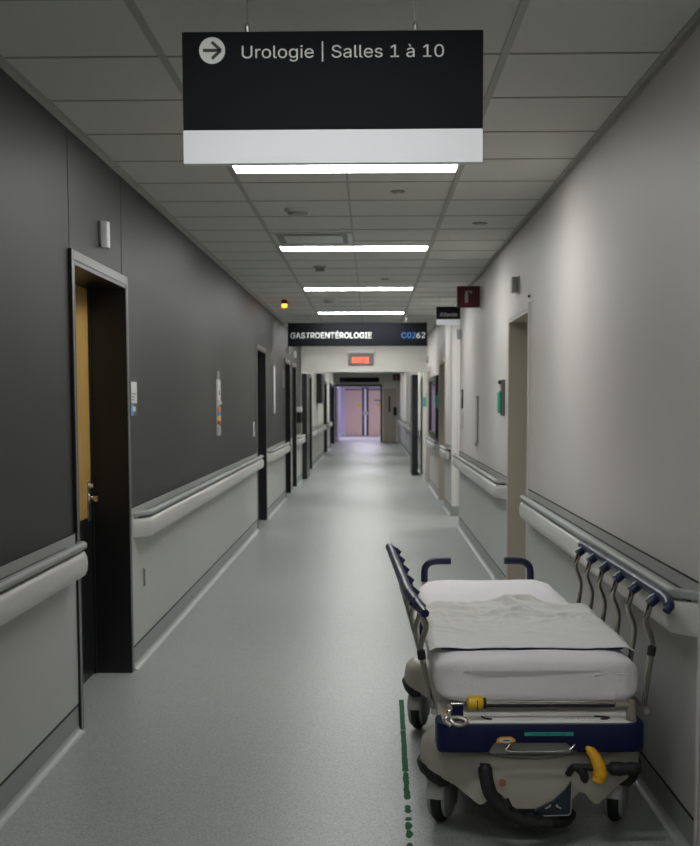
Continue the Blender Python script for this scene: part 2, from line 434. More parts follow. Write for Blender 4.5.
t = thing('door_notice', 'small white notice with a dark heading above the right yellow sticker', 'notice', (.34, YF - .054, 1.55))
MB().box(-.15, .2, -.003, .003, -.02, .09).build('paper', 'paper', t); MB().box(-.17, .2, -.005, .002, .04, .085).build('heading', 'ink_black', t)
# open pale door leaf at the left of the far frame
r = sempty('door_16', (XL + .09, YE + .17, 0))
MB().box(-.025, .02, 0, .95, .01, 2.10).build('door_leaf', 'violet_wall', r)
MB().tube([(.02, .86, 1.0), (.07, .86, 1.0), (.075, .74, 1.0)], .012, 8).build('lever_handle', 'chrome', r)
# closed narrow service door with a dark window slot in the wall that faces the camera
r = sempty('door_17', (.70, YE, 0))
MB().box(-.2, .26, -.02, 0, .01, 2.05).build('door_leaf', 'tan', r)
MB().box(-.02, .05, -.024, -.02, 1.15, 1.75).build('vision_slot', 'blackm', r)
t = thing('wall_phone', 'small black box fixed beside the far service door', 'wall box', (.93, YE, 1.18))
MB().box(-.07, .07, -.10, 0, -.16, .16).build('case', 'blackm', t, bevel=.01)
MB().box(-.05, .05, -.13, -.10, .02, .10).build('front', 'rubber', t, bevel=.01)

# ------------------------------------------------------------------ ceiling lights
def light(name, loc, label, m='diff', w=1.216, d=.30):
    t = thing(name, label, 'ceiling light', loc, group='ceiling light panels along the corridor')
    b = MB(); z = .004
    b.box(-w/2, w/2, -d/2, -d/2 + .012, -.008, z); b.box(-w/2, w/2, d/2 - .012, d/2, -.008, z)
    b.box(-w/2, -w/2 + .012, -d/2 + .012, d/2 - .012, -.008, z); b.box(w/2 - .012, w/2, -d/2 + .012, d/2 - .012, -.008, z)
    b.build('frame', 'plastic_w', t)
    MB().box(-w/2 + .012, w/2 - .012, -d/2 + .012, d/2 - .012, -.005, z).build('diffuser', m, t)
    del t['group']
    return t
p = light('ceiling_light', (-.135, 6.37, H), 'largest, nearest lit strip light, just below the large hanging sign in the photo')
for yy, lab in ((9.68, 'lit strip light next to the square ceiling vent, second from the camera'),
                (13.10, 'third lit strip light from the camera'),
                (16.60, 'fourth lit strip light, just above the hanging gastroenterology sign in the photo'),
                (20.0, 'lit strip light hidden by the hanging gastroenterology sign')): dup(p, (-.135, yy, H), lab)
dup(p, (-.135, -1.0, H), 'strip light above and behind the camera')
dup(p, (-.135, -4.0, H), 'strip light well behind the camera')
light('ceiling_light', (-.135, 2.62, H), 'strip light in front of the large hanging sign, above the picture', 'diff_dim')
light('ceiling_light', (2.2, 14.95, H), 'strip light in the side passage on the right')
light('ceiling_light', (-.18, 41.0, 2.62), 'added unseen strip light that brightens the far end wall', 'diff_far')  # extra lamp out of view above the header line, added to light the far wall
light('ceiling_light', (-.18, 43.0, 2.62), 'distant dim strip light just before the frame of the violet lobby', 'diff_low')
q2 = light('ceiling_light', (-.18, 24.2, 2.62), 'strip light just beyond the lowered header', 'diff_far')
dup(p, (-.135, 21.6, H), 'added unseen strip light that brightens the lowered header')  # extra lamp hidden by the hanging sign, added to brighten the header face
for yy in (26.5, 31.5, 37.0): dup(q2, (-.18, yy, 2.62), 'strip light in the far corridor at %s' % {26.5: 'its near end', 31.5: 'its middle', 37.0: 'two thirds of its length'}[yy])
light('ceiling_light', (-.2, 49.6, 2.62), 'violet strip light in the far lobby', 'diff_purple', d=.6)

# ------------------------------------------------------------------ ceiling fittings
t = thing('ceiling_vent', 'square metal air vent in the ceiling beside the second strip light', 'vent', (-.445, 9.10, H))
b = MB(); a = .30
b.box(-a, a, -a, -a + .03, -.008, .006); b.box(-a, a, a - .03, a, -.008, .006); b.box(-a, -a + .03, -a + .03, a - .03, -.008, .006); b.box(a - .03, a, -a + .03, a - .03, -.008, .006)
b.build('frame', 'vent', t, bevel=.002)
MB().box(-a + .03, a - .03, -a + .03, a - .03, -.003, .004).build('backing', 'vent_in', t)
MB().box(-.21, .23, -.19, .21, -.012, -.006).build('centre_plate', 'vent', t, bevel=.002)
def disc(name, loc, r, h, label, cat, m='plastic_lg', m2='plastic_w'):
    t = thing(name, label, cat, loc)
    MB().lathe([(r, .002), (r, -h * .35), (r * .9, -h * .5)], (0, 0, 1), (0, 0, 0)).build('base', m2, t, smooth=True)
    MB().lathe([(r * .78, -h * .5), (r * .72, -h * .85), (r * .45, -h), (.001, -h)], (0, 0, 1), (0, 0, 0)).build('cover', m, t, smooth=True)
    return t
disc('smoke_detector', (-.473, 7.75, H), .085, .045, 'round smoke detector on the ceiling left of centre, near the large sign', 'smoke detector')
disc('smoke_detector', (-.50, 14.5, H), .085, .045, 'round smoke detector on the ceiling between the third and fourth strip lights', 'smoke detector')
def sprinkler(loc, r, label):
    t = thing('sprinkler', label, 'sprinkler', loc)
    MB().lathe([(r, .002), (r, -.004), (r * .8, -.008), (r*.5, -.009)], (0, 0, 1), (0, 0, 0)).build('cover_plate', 'vent_in', t, smooth=True)
    b = MB(); b.tube([(0, 0, -.008), (0, 0, -.011)], .008, 8); b.lathe([(.014, -.0125), (.014, -.010)], (0, 0, 1), (0, 0, 0), 12)
    b.build('nozzle', 'steel', t)
sprinkler((.164, 7.12, H), .045, 'small round sprinkler plate on the ceiling right of centre, nearest the camera')
sprinkler((.772, 8.39, H), .055, 'dark sprinkler plate on the ceiling near the right wall')
sprinkler((.147, 12.1, H), .045, 'small sprinkler plate between the second and third strip lights')
t = thing('ceiling_speaker', 'small square grey fitting on the ceiling past the second strip light', 'ceiling fitting', (-.47, 11.0, H))
MB().box(-.06, .06, -.07, .07, -.012, .002).build('plate', 'plastic_lg', t, bevel=.003); MB().box(-.04, .04, -.045, .02, -.045, -.012).build('cover', 'vent_in', t, bevel=.006)
t = thing('call_lamp', 'small black ceiling lamp with a glowing amber lens near the left wall', 'signal lamp', (-1.06, 14.5, H))
MB().lathe([(.038, .002), (.040, -.045), (.034, -.05)], (0, 0, 1), (0, 0, 0)).build('housing', 'blackm', t, smooth=True)
MB().lathe([(.032, -.05), (.034, -.075), (.024, -.095), (.001, -.10)], (0, 0, 1), (0, 0, 0)).build('lens', 'amber', t, smooth=True)

# ------------------------------------------------------------------ large hanging sign
Ys = 3.55; sx0, sx1, sz0, sz1 = -.557, .333, 2.230, 2.613
t = thing('hanging_sign', 'large black and white hanging sign reading Urologie Salles 1 à 10', 'sign', ((sx0 + sx1) / 2, Ys, sz0))
W = (sx1 - sx0) / 2; HH = sz1 - sz0
MB().box(-W, W, -.006, .024, .098, HH).build('black_panel', 'sign_black', t, bevel=.0015)
MB().box(-W, W, -.008, .026, 0, .098).build('white_strip', 'sign_white', t, bevel=.0015)
cx = (sx0 + sx1) / 2
for wx in (-.365, .132):
    w_ = MB().tube([(wx - cx, .009, HH), (wx - cx, .009, H - sz0)], .0018, 6).build('wire', 'steel', t)
    MB().lathe([(.008, HH + .0), (.008, HH + .02), (.004, HH + .03)], (0, 0, 1), (wx - cx, .009, 0), 10).build('ferrule', 'steel', w_)
bz = 2.538 - sz0
text('lettering', 'Urologie | Salles 1 à 10', 'ink_white', t, (-.380 - cx, -.0072, bz - .002), FACE, .597, .0475)
ic = MB().lathe([(.0385, -.0005), (.0385, .0008)], (0, -1, 0), (-.468 - cx, -.0065, 2.559 - sz0), 40).build('arrow_disc', 'ink_white', t)
ax, az = -.468 - cx, 2.559 - sz0
b = MB(); b.box(ax - .027, ax + .022, -.0090, -.0073, az - .0045, az + .0045)
for sg in (-1, 1): b.box(ax - .010, ax + .026, -.0090, -.0073, az - .0045, az + .0045, Matrix.Rotation(radians(42 * sg), 3, 'Y'), (ax + .026, 0, az))
b.build('arrow', 'ink_black', t)

# ------------------------------------------------------------------ second hanging sign
t = thing('hanging_sign', 'wide black hanging sign reading GASTROENTÉROLOGIE C0262', 'sign', (-.19, 17.0, 2.33))
MB().box(-1.005, 1.005, -.012, .012, 0, .336).build('black_panel', 'sign_black', t, bevel=.002)
for wx in (-.7, .7): MB().tube([(wx, 0, .336), (wx, 0, H - 2.33)], .004, 6).build('rod', 'steel', t)
text('lettering', 'GASTROENTÉROLOGIE', 'ink_white', t, (-.965, -.0135, .115), FACE, 1.17, .108, bold=.004)
text('room_prefix', 'C02', 'ink_blue', t, (.635, -.0135, .115), FACE, .205, .108)
text('room_number', '62', 'ink_white', t, (.850, -.0135, .115), FACE, .125, .108)

# ------------------------------------------------------------------ exit sign
t = thing('exit_sign', 'lit red SORTIE exit sign fixed on the lowered header', 'exit sign', (-.19, YK, 2.235))
MB().box(-.27, .27, -.10, 0, .235, .315).build('top_housing', 'plastic_w', t, bevel=.006)
MB().box(-.235, .235, -.07, 0, .02, .235).build('face_box', 'frame_lit', t, bevel=.004)
text('lettering', 'SORTIE', 'exit_on', t, (-.175, -.0715, .055), FACE, .33, .135, bold=.012)

# ------------------------------------------------------------------ right wall signs
t = thing('extinguisher_sign', 'dark red square sign with a white fire extinguisher symbol, projecting from the right wall', 'sign', (XR, 11.7, 2.452))
MB().box(-.226, 0, -.006, .006, 0, .212).build('red_panel', 'red', t, bevel=.0015)
b = MB(); b.box(-.148, -.118, -.0085, -.0065, .05, .148); b.box(-.142, -.124, -.0085, -.0065, .148, .165); b.box(-.13, -.085, -.0085, -.0065, .152, .162); b.box(-.092, -.074, -.0085, -.0065, .142, .160)
b.build('symbol', 'ink_grey', t)
text('lettering', 'Extincteur', 'red_ink', t, (-.155, -.0075, .026), FACE, .085, .012)
t = thing('waiting_room_sign', 'small black sign reading Attente with a white strip below, by the right wall', 'sign', (.92, 14.0, 2.435))
MB().box(-.142, .142, -.008, .008, .065, .215).build('black_panel', 'sign_black', t, bevel=.0015)
MB().box(-.142, .142, -.009, .009, 0, .065).build('white_strip', 'sign_white', t, bevel=.0015)
text('lettering', 'Attente', 'ink_grey', t, (-.10, -.0095, .098), FACE, .205, .062)
for wx in (-.1, .1): MB().tube([(wx, 0, .215), (wx, 0, H - 2.435)], .002, 6).build('wire', 'steel', t)
t = thing('hanging_sign', 'distant black sign with a blue square above the far lobby opening', 'sign', (-.42, 41.5, 2.23))
MB().box(-.68, .72, -.02, .02, 0, .17).build('black_panel', 'sign_black', t, bevel=.002); MB().box(-.68, -.50, -.025, -.019, .01, .16).build('blue_square', 'navy', t)
t.location = (-.445, 43.9, 2.272); t.scale = (1.058, 1, 1.058)
for wx in (-.5, .5): MB().tube([(wx, 0, .17), (wx, 0, .328)], .004, 6).build('rod', 'steel', t)
t = thing('extinguisher_sign', 'distant red square sign projecting from the right wall near the lobby', 'sign', (XR, 43.6, 2.33))
MB().box(-.26, 0, -.006, .006, 0, .24).build('red_panel', 'red', t); MB().box(-.16, -.11, -.0085, -.006, .06, .18).build('symbol', 'ink_grey', t)

# ------------------------------------------------------------------ left wall items
t = thing('call_light', 'white wall dome light above the nearest dark doorway', 'wall light', (XL, 5.95, 2.30))
MB().box(0, .014, -.045, .045, .015, .130).build('back_plate', 'plastic_lg', t, bevel=.003)
MB().loft([[(.012 + .034 * (1 - (2*j/8 - 1)**2)**.5 if 0 < j < 8 else .012, -.040 + .080 * j / 8, z) for j in range(9)] for z in (.0, .012, .115, .128)]).build('cover', 'plastic_w', t, smooth=True)
t = thing('door_plate', 'dark room plate with white and blue inserts right of the nearest dark doorway', 'sign', (XL, 6.665, 1.445))
MB().box(0, .010, -.10, .10, 0, .220).build('plate', 'frame_dark', t, bevel=.002)
MB().box(.010, .0115, -.075, .080, .075, .195).build('white_insert', 'paper', t)
MB().box(.010, .0115, -.095, -.02, .008, .070).build('blue_insert', 'paper_b', t)
MB().box(.0115, .0125, -.045, .03, .028, .055).build('symbol', 'paper', t)
b = MB()
for i, l in enumerate((.11, .075, .065)): b.box(.0115, .0122, -.060, -.060 + l, .125 - i * .017, .130 - i * .017)
b.build('writing', 'ink_black', t)
t = thing('cover_plate', 'small narrow metal plate low on the left wall past the nearest doorway', 'cover plate', (XL + .006, 6.888, .43))
MB().box(0, .004, -.022, .022, 0, .112).build('plate', 'steel', t, bevel=.001); MB().box(.004, .012, -.018, -.008, .004, .108).build('lip', 'rail_g', t, bevel=.002)
t = thing('leaflet_holder', 'tall clear wall holder with orange, yellow and white leaflets on the charcoal wall', 'leaflet holder', (XL, 10.4, 1.23))
MB().box(0, .006, -.10, .10, 0, .50).build('back', 'plastic_lg', t, bevel=.002)
MB().tube([(.004, -.02, .50), (.01, -.02, .54), (.004, -.02, .57)], .012, 8).build('hook', 'plastic_lg', t)
for z0, z1, m, n, o_ in ((.31, .49, 'paper', 'white_leaflet', .0), (.275, .305, 'paper', 'card', .01), (.215, .255, 'paper_o', 'orange_leaflet', .0), (.175, .215, 'paper_b', 'blue_leaflet', 0), (.130, .175, 'paper_y', 'yellow_leaflet', 0), (.10, .130, 'paper_r', 'red_leaflet', 0), (.0, .08, 'plastic_lg', 'pocket', 0)):
    MB().box(.006, .016 + o_, -.085, .085, z0, z1).build(n, m, t, bevel=.001)
MB().box(.0162, .017, -.03, .03, .36, .40).build('red_mark', 'paper_r', t)
t = thing('height_chart', 'tall narrow white plate on the charcoal wall beyond the second doorway', 'wall plate', (XL, 16.45, 1.37))
MB().box(0, .010, -.12, .12, 0, .67).build('plate', 'plastic_lg', t, bevel=.002); MB().box(.010, .012, -.10, .10, .03, .64).build('insert', 'plastic_w', t)
t = thing('light_switch', 'white switch plate left of the second dark doorway', 'switch', (XL, 13.55, 1.13))
MB().box(0, .010, -.06, .06, 0, .17).build('plate', 'plastic_w', t, bevel=.002); MB().box(.010, .016, -.02, .02, .05, .12).build('rocker', 'plastic_lg', t, bevel=.002)
t = thing('light_switch', 'white switch plate left of the third dark doorway', 'switch', (XL, 18.2, 1.75))
MB().box(0, .010, -.06, .06, 0, .30).build('plate', 'plastic_lg', t, bevel=.002); MB().box(.010, .014, -.04, .04, .03, .27).build('insert', 'plastic_w', t, bevel=.001)
for yy, lab in ((19.05, 'small white dome light above the third dark doorway'), (20.7, 'small white dome light above the fourth dark doorway')):
    t = thing('call_light', lab, 'wall light', (XL, yy, 2.30))
    MB().box(0, .012, -.05, .05, 0, .14).build('back_plate', 'plastic_lg', t, bevel=.003); MB().box(.012, .05, -.04, .04, .01, .13).build('cover', 'plastic_w', t, bevel=.012)
t = thing('soap_dispenser', 'black and white soap dispenser on the left wall just before the lowered header', 'dispenser', (XL, 21.5, 1.15))
MB().box(0, .09, -.07, .07, .0, .20).build('body', 'blackm', t, bevel=.01); MB().box(0, .10, -.07, .07, .20, .29).build('cover', 'plastic_w', t, bevel=.015)
t = thing('wall_cabinet', 'dark cabinet high on the pale left wall beyond the lowered header', 'cabinet', (XL, 30.2, 1.5))
MB().box(0, .13, -.8, .8, 0, .75).build('body', 'frame_dark', t, bevel=.01); MB().box(.13, .14, -.75, .75, .05, .7).build('door', 'blackm', t)

# ------------------------------------------------------------------ right wall items
t = thing('sanitizer_dispenser', 'green hand sanitizer dispenser on the right wall past the tan doorway', 'dispenser', (XR, 9.50, 1.41))
MB().box(-.03, 0, -.055, .055, .0, .29).build('back_plate', 'frame_lit', t, bevel=.004)
MB().box(-.055, -.03, -.05, .05, .02, .20).build('green_body', 'green_p', t, bevel=.012)
MB().box(-.05, -.03, -.03, .03, .255, .285).build('cap', 'blackm', t, bevel=.004)
for yy, lab in ((18.38, 'distant green dispenser by the framed display on the right wall'), (22.45, 'farthest green dispenser on the right wall before the lowered header')):
    t = thing('sanitizer_dispenser', lab, 'dispenser', (XR, yy, 1.42))
    MB().box(-.03, 0, -.055, .055, .0, .26).build('back_plate', 'plastic_lg', t); MB().box(-.08, -.03, -.05, .05, .02, .2).build('green_body', 'green_p', t, bevel=.012)
def grey_box(yy, z, label):
    t = thing('room_beacon', label, 'wall light', (XR, yy, z))
    MB().box(-.012, 0, -.06, .06, 0, .125).build('back_plate', 'plastic_lg', t, bevel=.003); MB().box(-.055, -.012, -.05, .05, .006, .12).build('cover', 'rail_g', t, bevel=.01)
grey_box(8.65, 2.31, 'small grey box above the tan doorway on the right wall')
grey_box(14.0, 2.26, 'small grey box high at the end of the nearer right wall')
grey_box(22.0, 2.25, 'small grey box high on the right wall near the lowered header')
t = thing('wall_hook', 'tiny black stud above the near corner of the tan doorway', 'stud', (XR, 8.02, 2.235))
MB().lathe([(.010, 0), (.010, .012), (.006, .016)], (-1, 0, 0), (0, 0, 0), 12).build('head', 'blackm', t, smooth=True); MB().lathe([(.013, 0), (.013, .003)], (-1, 0, 0), (0, 0, 0), 12).build('washer', 'steel', t)
t = thing('pull_station', 'tall narrow grey strip on the right wall beneath the red sign', 'wall plate', (XR, 11.85, 1.08))
MB().box(-.012, 0, -.09, .09, .03, .50).build('plate', 'tan_dark', t, bevel=.002); MB().box(-.030, -.012, -.07, .05, .0, .03).build('foot', 'rail_g', t, bevel=.003)
MB().box(-.013, -.0118, -.07, .07, .05, .48).build('insert', 'plastic_lg', t)
t = thing('door_plate', 'black room plate near the end of the nearer right wall', 'sign', (XR, 13.85, 1.45))
MB().box(-.010, 0, -.12, .12, 0, .22).build('plate', 'blackm', t, bevel=.002); MB().box(-.012, -.010, -.09, .09, .12, .19).build('insert', 'plastic_lg', t)
MB().box(-.009, 0, -.1, .1, -.24, -.06).build('lower_card', 'plastic_lg', t)
t = thing('framed_display', 'large dark framed display board on the right wall past the side passage', 'display board', (XR, 19.8, .95))
b = MB(); b.box(-.05, 0, -1.1, -1.02, 0, 1.0); b.box(-.05, 0, 1.02, 1.1, 0, 1.0); b.box(-.05, 0, -1.02, 1.02, 0, .07); b.box(-.05, 0, -1.02, 1.02, .93, 1.0)
b.build('frame', 'frame_dark', t, bevel=.003); MB().box(-.02, 0, -1.02, 1.02, .07, .93).build('glass', 'glass_p', t)

# ------------------------------------------------------------------ floor tape
random.seed(2)
t = thing('floor_tape', 'worn green tape line on the floor left of the stretcher', 'floor tape', (.133, 4.0, 0))
for a, c in [(3.86, 3.94), (3.985, 4.06), (4.065, 4.14), (4.155, 4.19), (4.235, 4.32), (4.385, 4.72), (4.725, 4.99), (4.993, 5.33), (5.34, 5.89)]:
    n = max(4, int((c - a) / .018)); L, R = [], []
    for i in range(n + 1):
        yy = a - 4.0 + (c - a) * i / n; xx = yy * .0116
        j = .0011 if yy > .75 else .0035
        L.append((xx - .012 + random.uniform(-j, j), yy)); R.append((xx + .012 + random.uniform(-j, j), yy))
    if a < 4.6:
        for q_ in (0, -1): L[q_] = (L[q_][0] + .006, L[q_][1]); R[q_] = (R[q_][0] - .006, R[q_][1])
    MB().prism(L + R[::-1], .0006, .0012, 'xy').build('tape_piece', 'tape', t)
tag(MB().box(.184, .95, 5.885, 5.90, .0006, .0012).build('floor_tape', 'tape'), 'thin green tape line across the floor at the head of the stretcher', 'floor tape')

# ------------------------------------------------------------------ the stretcher
S = thing('hospital_stretcher', 'navy and cream wheeled hospital stretcher with raised side rails by the right wall', 'stretcher', (.574, 3.86, 0), radians(1.0))
# cream base hood
def hood_ring(f, zf, dz=0, shrink=0):
    half = [(0, .045), (.10, .047), (.19, .055), (.255, .085), (.325, .14), (.375, .21), (.392, .29), (.375, .38), (.32, .47), (.28, .60), (.27, .90)]
    pts = [Vector((x, y, 0)) for x, y in half]
    back = [Vector((x, 1.80 - y, 0)) for x, y in half[::-1]][1:]
    q = catmull(pts + back, 5); out = []
    full = q + [Vector((-p.x, p.y, 0)) for p in q[::-1]][1:-1]
    for p in full:
        c = Vector((0, .9, 0)); x = p.x * f; y = .9 + (p.y - .9) * (1 - (1 - f) * .45)
        out.append((x, y, zf(p) if callable(zf) else zf))
    return out
def interp(v, tab):
    for (a, za), (c, zc) in zip(tab, tab[1:]):
        if v <= c: return za + (zc - za) * (v - a) / (c - a)
    return tab[-1][1]
def zbot(p):
    ax = abs(p.x); fr = min(p.y, 1.8 - p.y)
    if fr < .20: return interp(ax, [(0, .136), (.085, .136), (.12, .175), (.145, .200), (.165, .180), (.182, .150), (.205, .146), (.235, .168), (.28, .198), (.33, .215), (.40, .232)])
    return interp(fr, [(.20, .232), (.30, .238), (.42, .215), (.60, .19), (.9, .18)])
hood = MB().loft([hood_ring(1.0, zbot), hood_ring(1.0, lambda p: zbot(p) + .03), hood_ring(1.0, .265), hood_ring(.985, .300), hood_ring(.94, .322), hood_ring(.86, .334), hood_ring(.5, .338)], cap=False)
hood.bm.faces.new([v for v in hood.bm.verts][-len(hood_ring(.5, .338)):])
hood = hood.build('base_hood', 'cream', S, smooth=True)
# black rubber strip under each corner of the hood
full = [Vector(p) for p in hood_ring(1.0, zbot)]
for cx_, cy_ in ((1, 0), (-1, 0), (1, 1), (-1, 1)):
    sel = [p for p in full if p.x * cx_ > .315 and (p.y < .42 if cy_ == 0 else p.y > 1.38)]
    sel.sort(key=lambda p: p.y)
    b = MB(); b.loft([[(p.x * 1.0 + .006 * cx_, p.y, p.z + .004), (p.x + .012 * cx_, p.y, p.z - .012), (p.x + .004 * cx_, p.y, p.z - .034), (p.x - .03 * cx_, p.y + (.01 if cy_ == 0 else -.01), p.z - .030), (p.x - .03 * cx_, p.y + (.01 if cy_ == 0 else -.01), p.z)] for p in sel])
    b.build('rubber_edge', 'rubber', S, smooth=True)
# casters
def caster(x, y, yaw):
    c = MB()
    A = Matrix.Rotation(yaw, 3, 'Z'); ax = A @ Vector((1, 0, 0)); fw = A @ Vector((0, 1, 0)); o = Vector((x, y, .100))
    c.lathe([(.070, -.018), (.092, -.019), (.099, -.010), (.100, 0), (.099, .010), (.092, .019), (.070, .018)], ax, o, 36)
    tyre = c.build('caster', 'rubber', S, smooth=True)
    d = MB()
    def W(a, r, t): return o + ax * t + fw * (r * cos(a)) + Vector((0, 0, r * sin(a)))
    arc = [radians(a) for a in range(-35, 178, 8)]
    for sg in (-1, 1): d.lathe([(.090, .020 * sg), (.090, .031 * sg), (.078, .036 * sg), (.001, .037 * sg)], ax, o + Vector((0, 0, .008)), 32)
    d.build('wheel_cover', 'housing', tyre, smooth=True)
    e = MB(); rings = []
    for a in arc: rings.append([W(a, .090, -.034), W(a, .102, -.034), W(a, .111, -.026), W(a, .111, .026), W(a, .102, .034), W(a, .090, .034)])
    e.loft(rings); e.build('shroud', 'housing_light', tyre, smooth=True)
    g = MB(); g.tube([o + Vector((0, 0, .105)), o + Vector((0, 0, .16))], .028, 14); g.build('swivel_stem', 'housing', tyre, smooth=True)
for x, y, a in ((-.310, .31, radians(-20)), (.322, .31, radians(-20)), (-.325, 1.52, radians(-15)), (.32, 1.52, radians(-30))): caster(x, y, a)
# dark under-carriage between the wheels
b = MB(); b.box(-.20, .20, .20, 1.60, .16, .30); b.box(-.28, .28, .42, .52, .17, .24); b.box(-.28, .28, 1.28, 1.38, .17, .24)
b.build('chassis', 'rubber', S, bevel=.01)
for yy in (.55, 1.25):
    MB().lathe([(.075, .35), (.075, .42), (.06, .425), (.06, .455)], (0, 0, 1), (0, yy, 0), 28).build('lift_column', 'tray', S, smooth=True)
# brake and steer pedals at the foot end
PY = -.005
b = MB().tube([(-.190, PY + .012, .306), (-.190, PY + .01, .298), (-.188, PY, .262), (-.172, PY - .01, .205), (-.130, PY - .02, .160), (-.085, PY - .025, .128), (-.04, PY - .025, .112), (.03, PY - .02, .107)], [.018, .024, .024, .022, .020, .020, .018], 12, smooth=4)
b.build('steer_pedal', 'rubber', S, smooth=True)
MB().tube([(-.130, PY - .018, .190), (-.118, PY - .026, .165)], .018, 10).build('pedal_pad', 'rubber', S, smooth=True)
MB().tube([(-.05, .01, .112), (0, .02, .10), (.08, .05, .088), (.12, .12, .09)], .022, 10, smooth=3).build('foot_bar', 'rubber', S, smooth=True)
b = MB().tube([(.105, PY + .02, .235), (.115, PY, .262), (.135, PY - .01, .268), (.27, PY - .01, .262)], .012, 10, smooth=3)
b.tube([(.130, PY - .01, .265), (.150, PY - .015, .245), (.155, PY - .015, .215)], [.014, .016, .006], 10, smooth=2)
bp = b.build('brake_pedal', 'rubber', S, smooth=True, loc=(-.012, 0, .032))
MB().lathe([(.010, 0), (.022, .01), (.024, .04), (.020, .06), (.024, .08), (.021, .10), (.010, .112)], (1, 0, 0), (.232, PY - .01, .262), 16).build('pedal_grip', 'rubber', bp, smooth=True)
# plates on the hood
MB().prism([(-.085 + .19, .135), (.105, .235), (.085, .205), (.045, .168), (-.01, .140), (-.02, .130), (.0, .120), (.095, .118)], .025, .040, 'xz').build('instruction_plate', 'panel_blue', S, bevel=.002)
b = MB(); b.tube([(.0, .022, .118), (.097, .022, .121), (.104, .022, .130), (.106, .022, .235)], .0016, 6)
b.build('plate_edge', 'plastic_lg', S)
b = MB()
for xx, a in ((.027, -.5), (.062, .5)):
    b.box(xx - .010, xx + .010, .0225, .0245, .146, .151, Matrix.Rotation(-a * -1.0, 3, 'Y'), (xx, 0, .148)); b.box(xx - .002 - a*.012, xx + .004 - a*.012, .0225, .0245, .154, .158)
b.build('pedal_symbols', 'plastic_lg', S)
b = MB().tube([(-.113 + .0105*cos(i*pi/12), .040, .213 + .0105*sin(i*pi/12)) for i in range(25)], .0016, 6)
b.tube([(-.118, .040, .217), (-.108, .040, .217), (-.113, .040, .208), (-.118, .040, .217)], .0014, 6)
b.build('warning_mark', 'red_ink', S, loc=(-.014, 0, .016))

# navy bumper round the foot of the litter
def upath(hw, y0, y1, r):
    P = [(hw, y1), (hw, y0 + r)]
    P += [(hw - r + r * cos(a), y0 + r - r * sin(a)) for a in [pi/2 * i / 6 for i in range(1, 7)]]
    return P + [(-x, y) for x, y in P[::-1]]
def dense(P, st=.02):
    out = []
    for (a, b_), (c, d) in zip(P, P[1:]):
        n = max(1, int(math.hypot(c - a, d - b_) / st))
        for i in range(n): out.append((a + (c - a) * i / n, b_ + (d - b_) * i / n))
    return out + [P[-1]]
def bumper(y0, y1, flip, cut):
    b = MB(); rings = []
    for (xo, yo) in dense(upath(.30 if flip else .351, 0, .12, .045)):
        zb = .341
        if cut and yo < .01: zb = interp(xo, [(-.356, .345), (-.185, .345), (-.165, .378), (.09, .378), (.115, .345), (.36, .345)])
        k_ = 1 - .035 / .356
        xi = xo * k_; yi = max(yo, .0) * .98 + .030
        q = [(xo * .992, yo + .003, zb), (xo, yo, zb + .010), (xo, yo, .430), (xo * .99, yo + .004, .439), (xi, yi, .439), (xi, yi, zb)]
        rings.append([(x, (1.98 - y if flip else y), z) for x, y, z in q])
    b.loft(rings); return b
bump = bumper(0, .36, False, True).build('foot_bumper', 'navy_deck', S, smooth=True)
bumper(0, .36, True, False).build('head_bumper', 'navy_deck', S, smooth=True)
# litter frame and white foot deck
b = MB(); P = upath(.330, .022, .30, .04); b.prism(P, .40, .447, 'xy'); b.build('foot_deck', 'deck', S, bevel=.006)
b = MB(); b.prism([(x, 1.98 - y) for x, y in upath(.285, .022, .40, .04)], .40, .4535, 'xy'); b.build('head_deck', 'deck', S, bevel=.006)
b = MB(); b.box(-.28, -.22, .3, 1.7, .40, .46); b.box(.22, .28, .3, 1.7, .40, .46); b.box(-.22, .22, .5, .6, .42, .46); b.box(-.22, .22, 1.2, 1.3, .42, .46); b.box(-.29, .29, .20, 1.9, .450, .480)
b.build('litter_frame', 'tray', S, bevel=.004)
MB().tube([(-.195, .075, .4490), (-.185, .05, .4490), (-.165, .038, .4490)], .0035, 8, smooth=4).build('curved_mark', 'ink_black', S)
MB().tube([(.19, .075, .4490), (.235, .06, .4490), (.225, .045, .4490), (.205, .040, .4490)], .0035, 8, smooth=4).build('curved_mark', 'ink_black', S)
text('deck_lettering', 'MAX 318 KG', 'ink_grey', S, (.085, .052, .4475), (0, 0, 0), .10, .010).name = 'deck_lettering'
MB().lathe([(.012, .4460), (.012, .4478)], (0, 0, 1), (.206, .034, 0), 20).build('pink_sticker', 'pink', S, loc=(.012, .012, 0))
# pocket, tray handle and labels under the bumper
MB().box(-.175, .105, .012, .10, .335, .378).build('pocket', 'tray', S, bevel=.006)
MB().tube([(-.118, .004, .367), (-.128, .0, .355), (-.118, -.004, .345), (.06, -.004, .345), (.085, 0, .350), (.10, .004, .366)], .0042, 10, smooth=4).build('tray_handle', 'chrome', S, smooth=True, loc=(.01, -.002, .007))
MB().tube([(-.20, .035, .345), (-.12, .030, .328), (-.03, .028, .322), (.06, .030, .328), (.13, .035, .345)], .005, 8, smooth=4).build('pocket_rim', 'tray', S, smooth=True)
b = MB(); b.prism([(-.155, .366), (-.150, .382), (-.135, .387), (-.105, .387), (-.092, .380), (-.088, .371), (-.10, .368), (-.115, .362), (-.130, .366)], -.0045, .002, 'xz'); lb = b.build('orange_label', 'orange', S, bevel=.001, loc=(0, -.001, .013))
MB().prism([(-.145, .370), (-.142, .381), (-.105, .383), (-.100, .374), (-.115, .367)], -.0058, -.0042, 'xz').build('label_face', 'paper', lb)
MB().box(-.132, -.108, -.0066, -.0056, .3745, .378).build('label_mark', 'ink_black', lb)
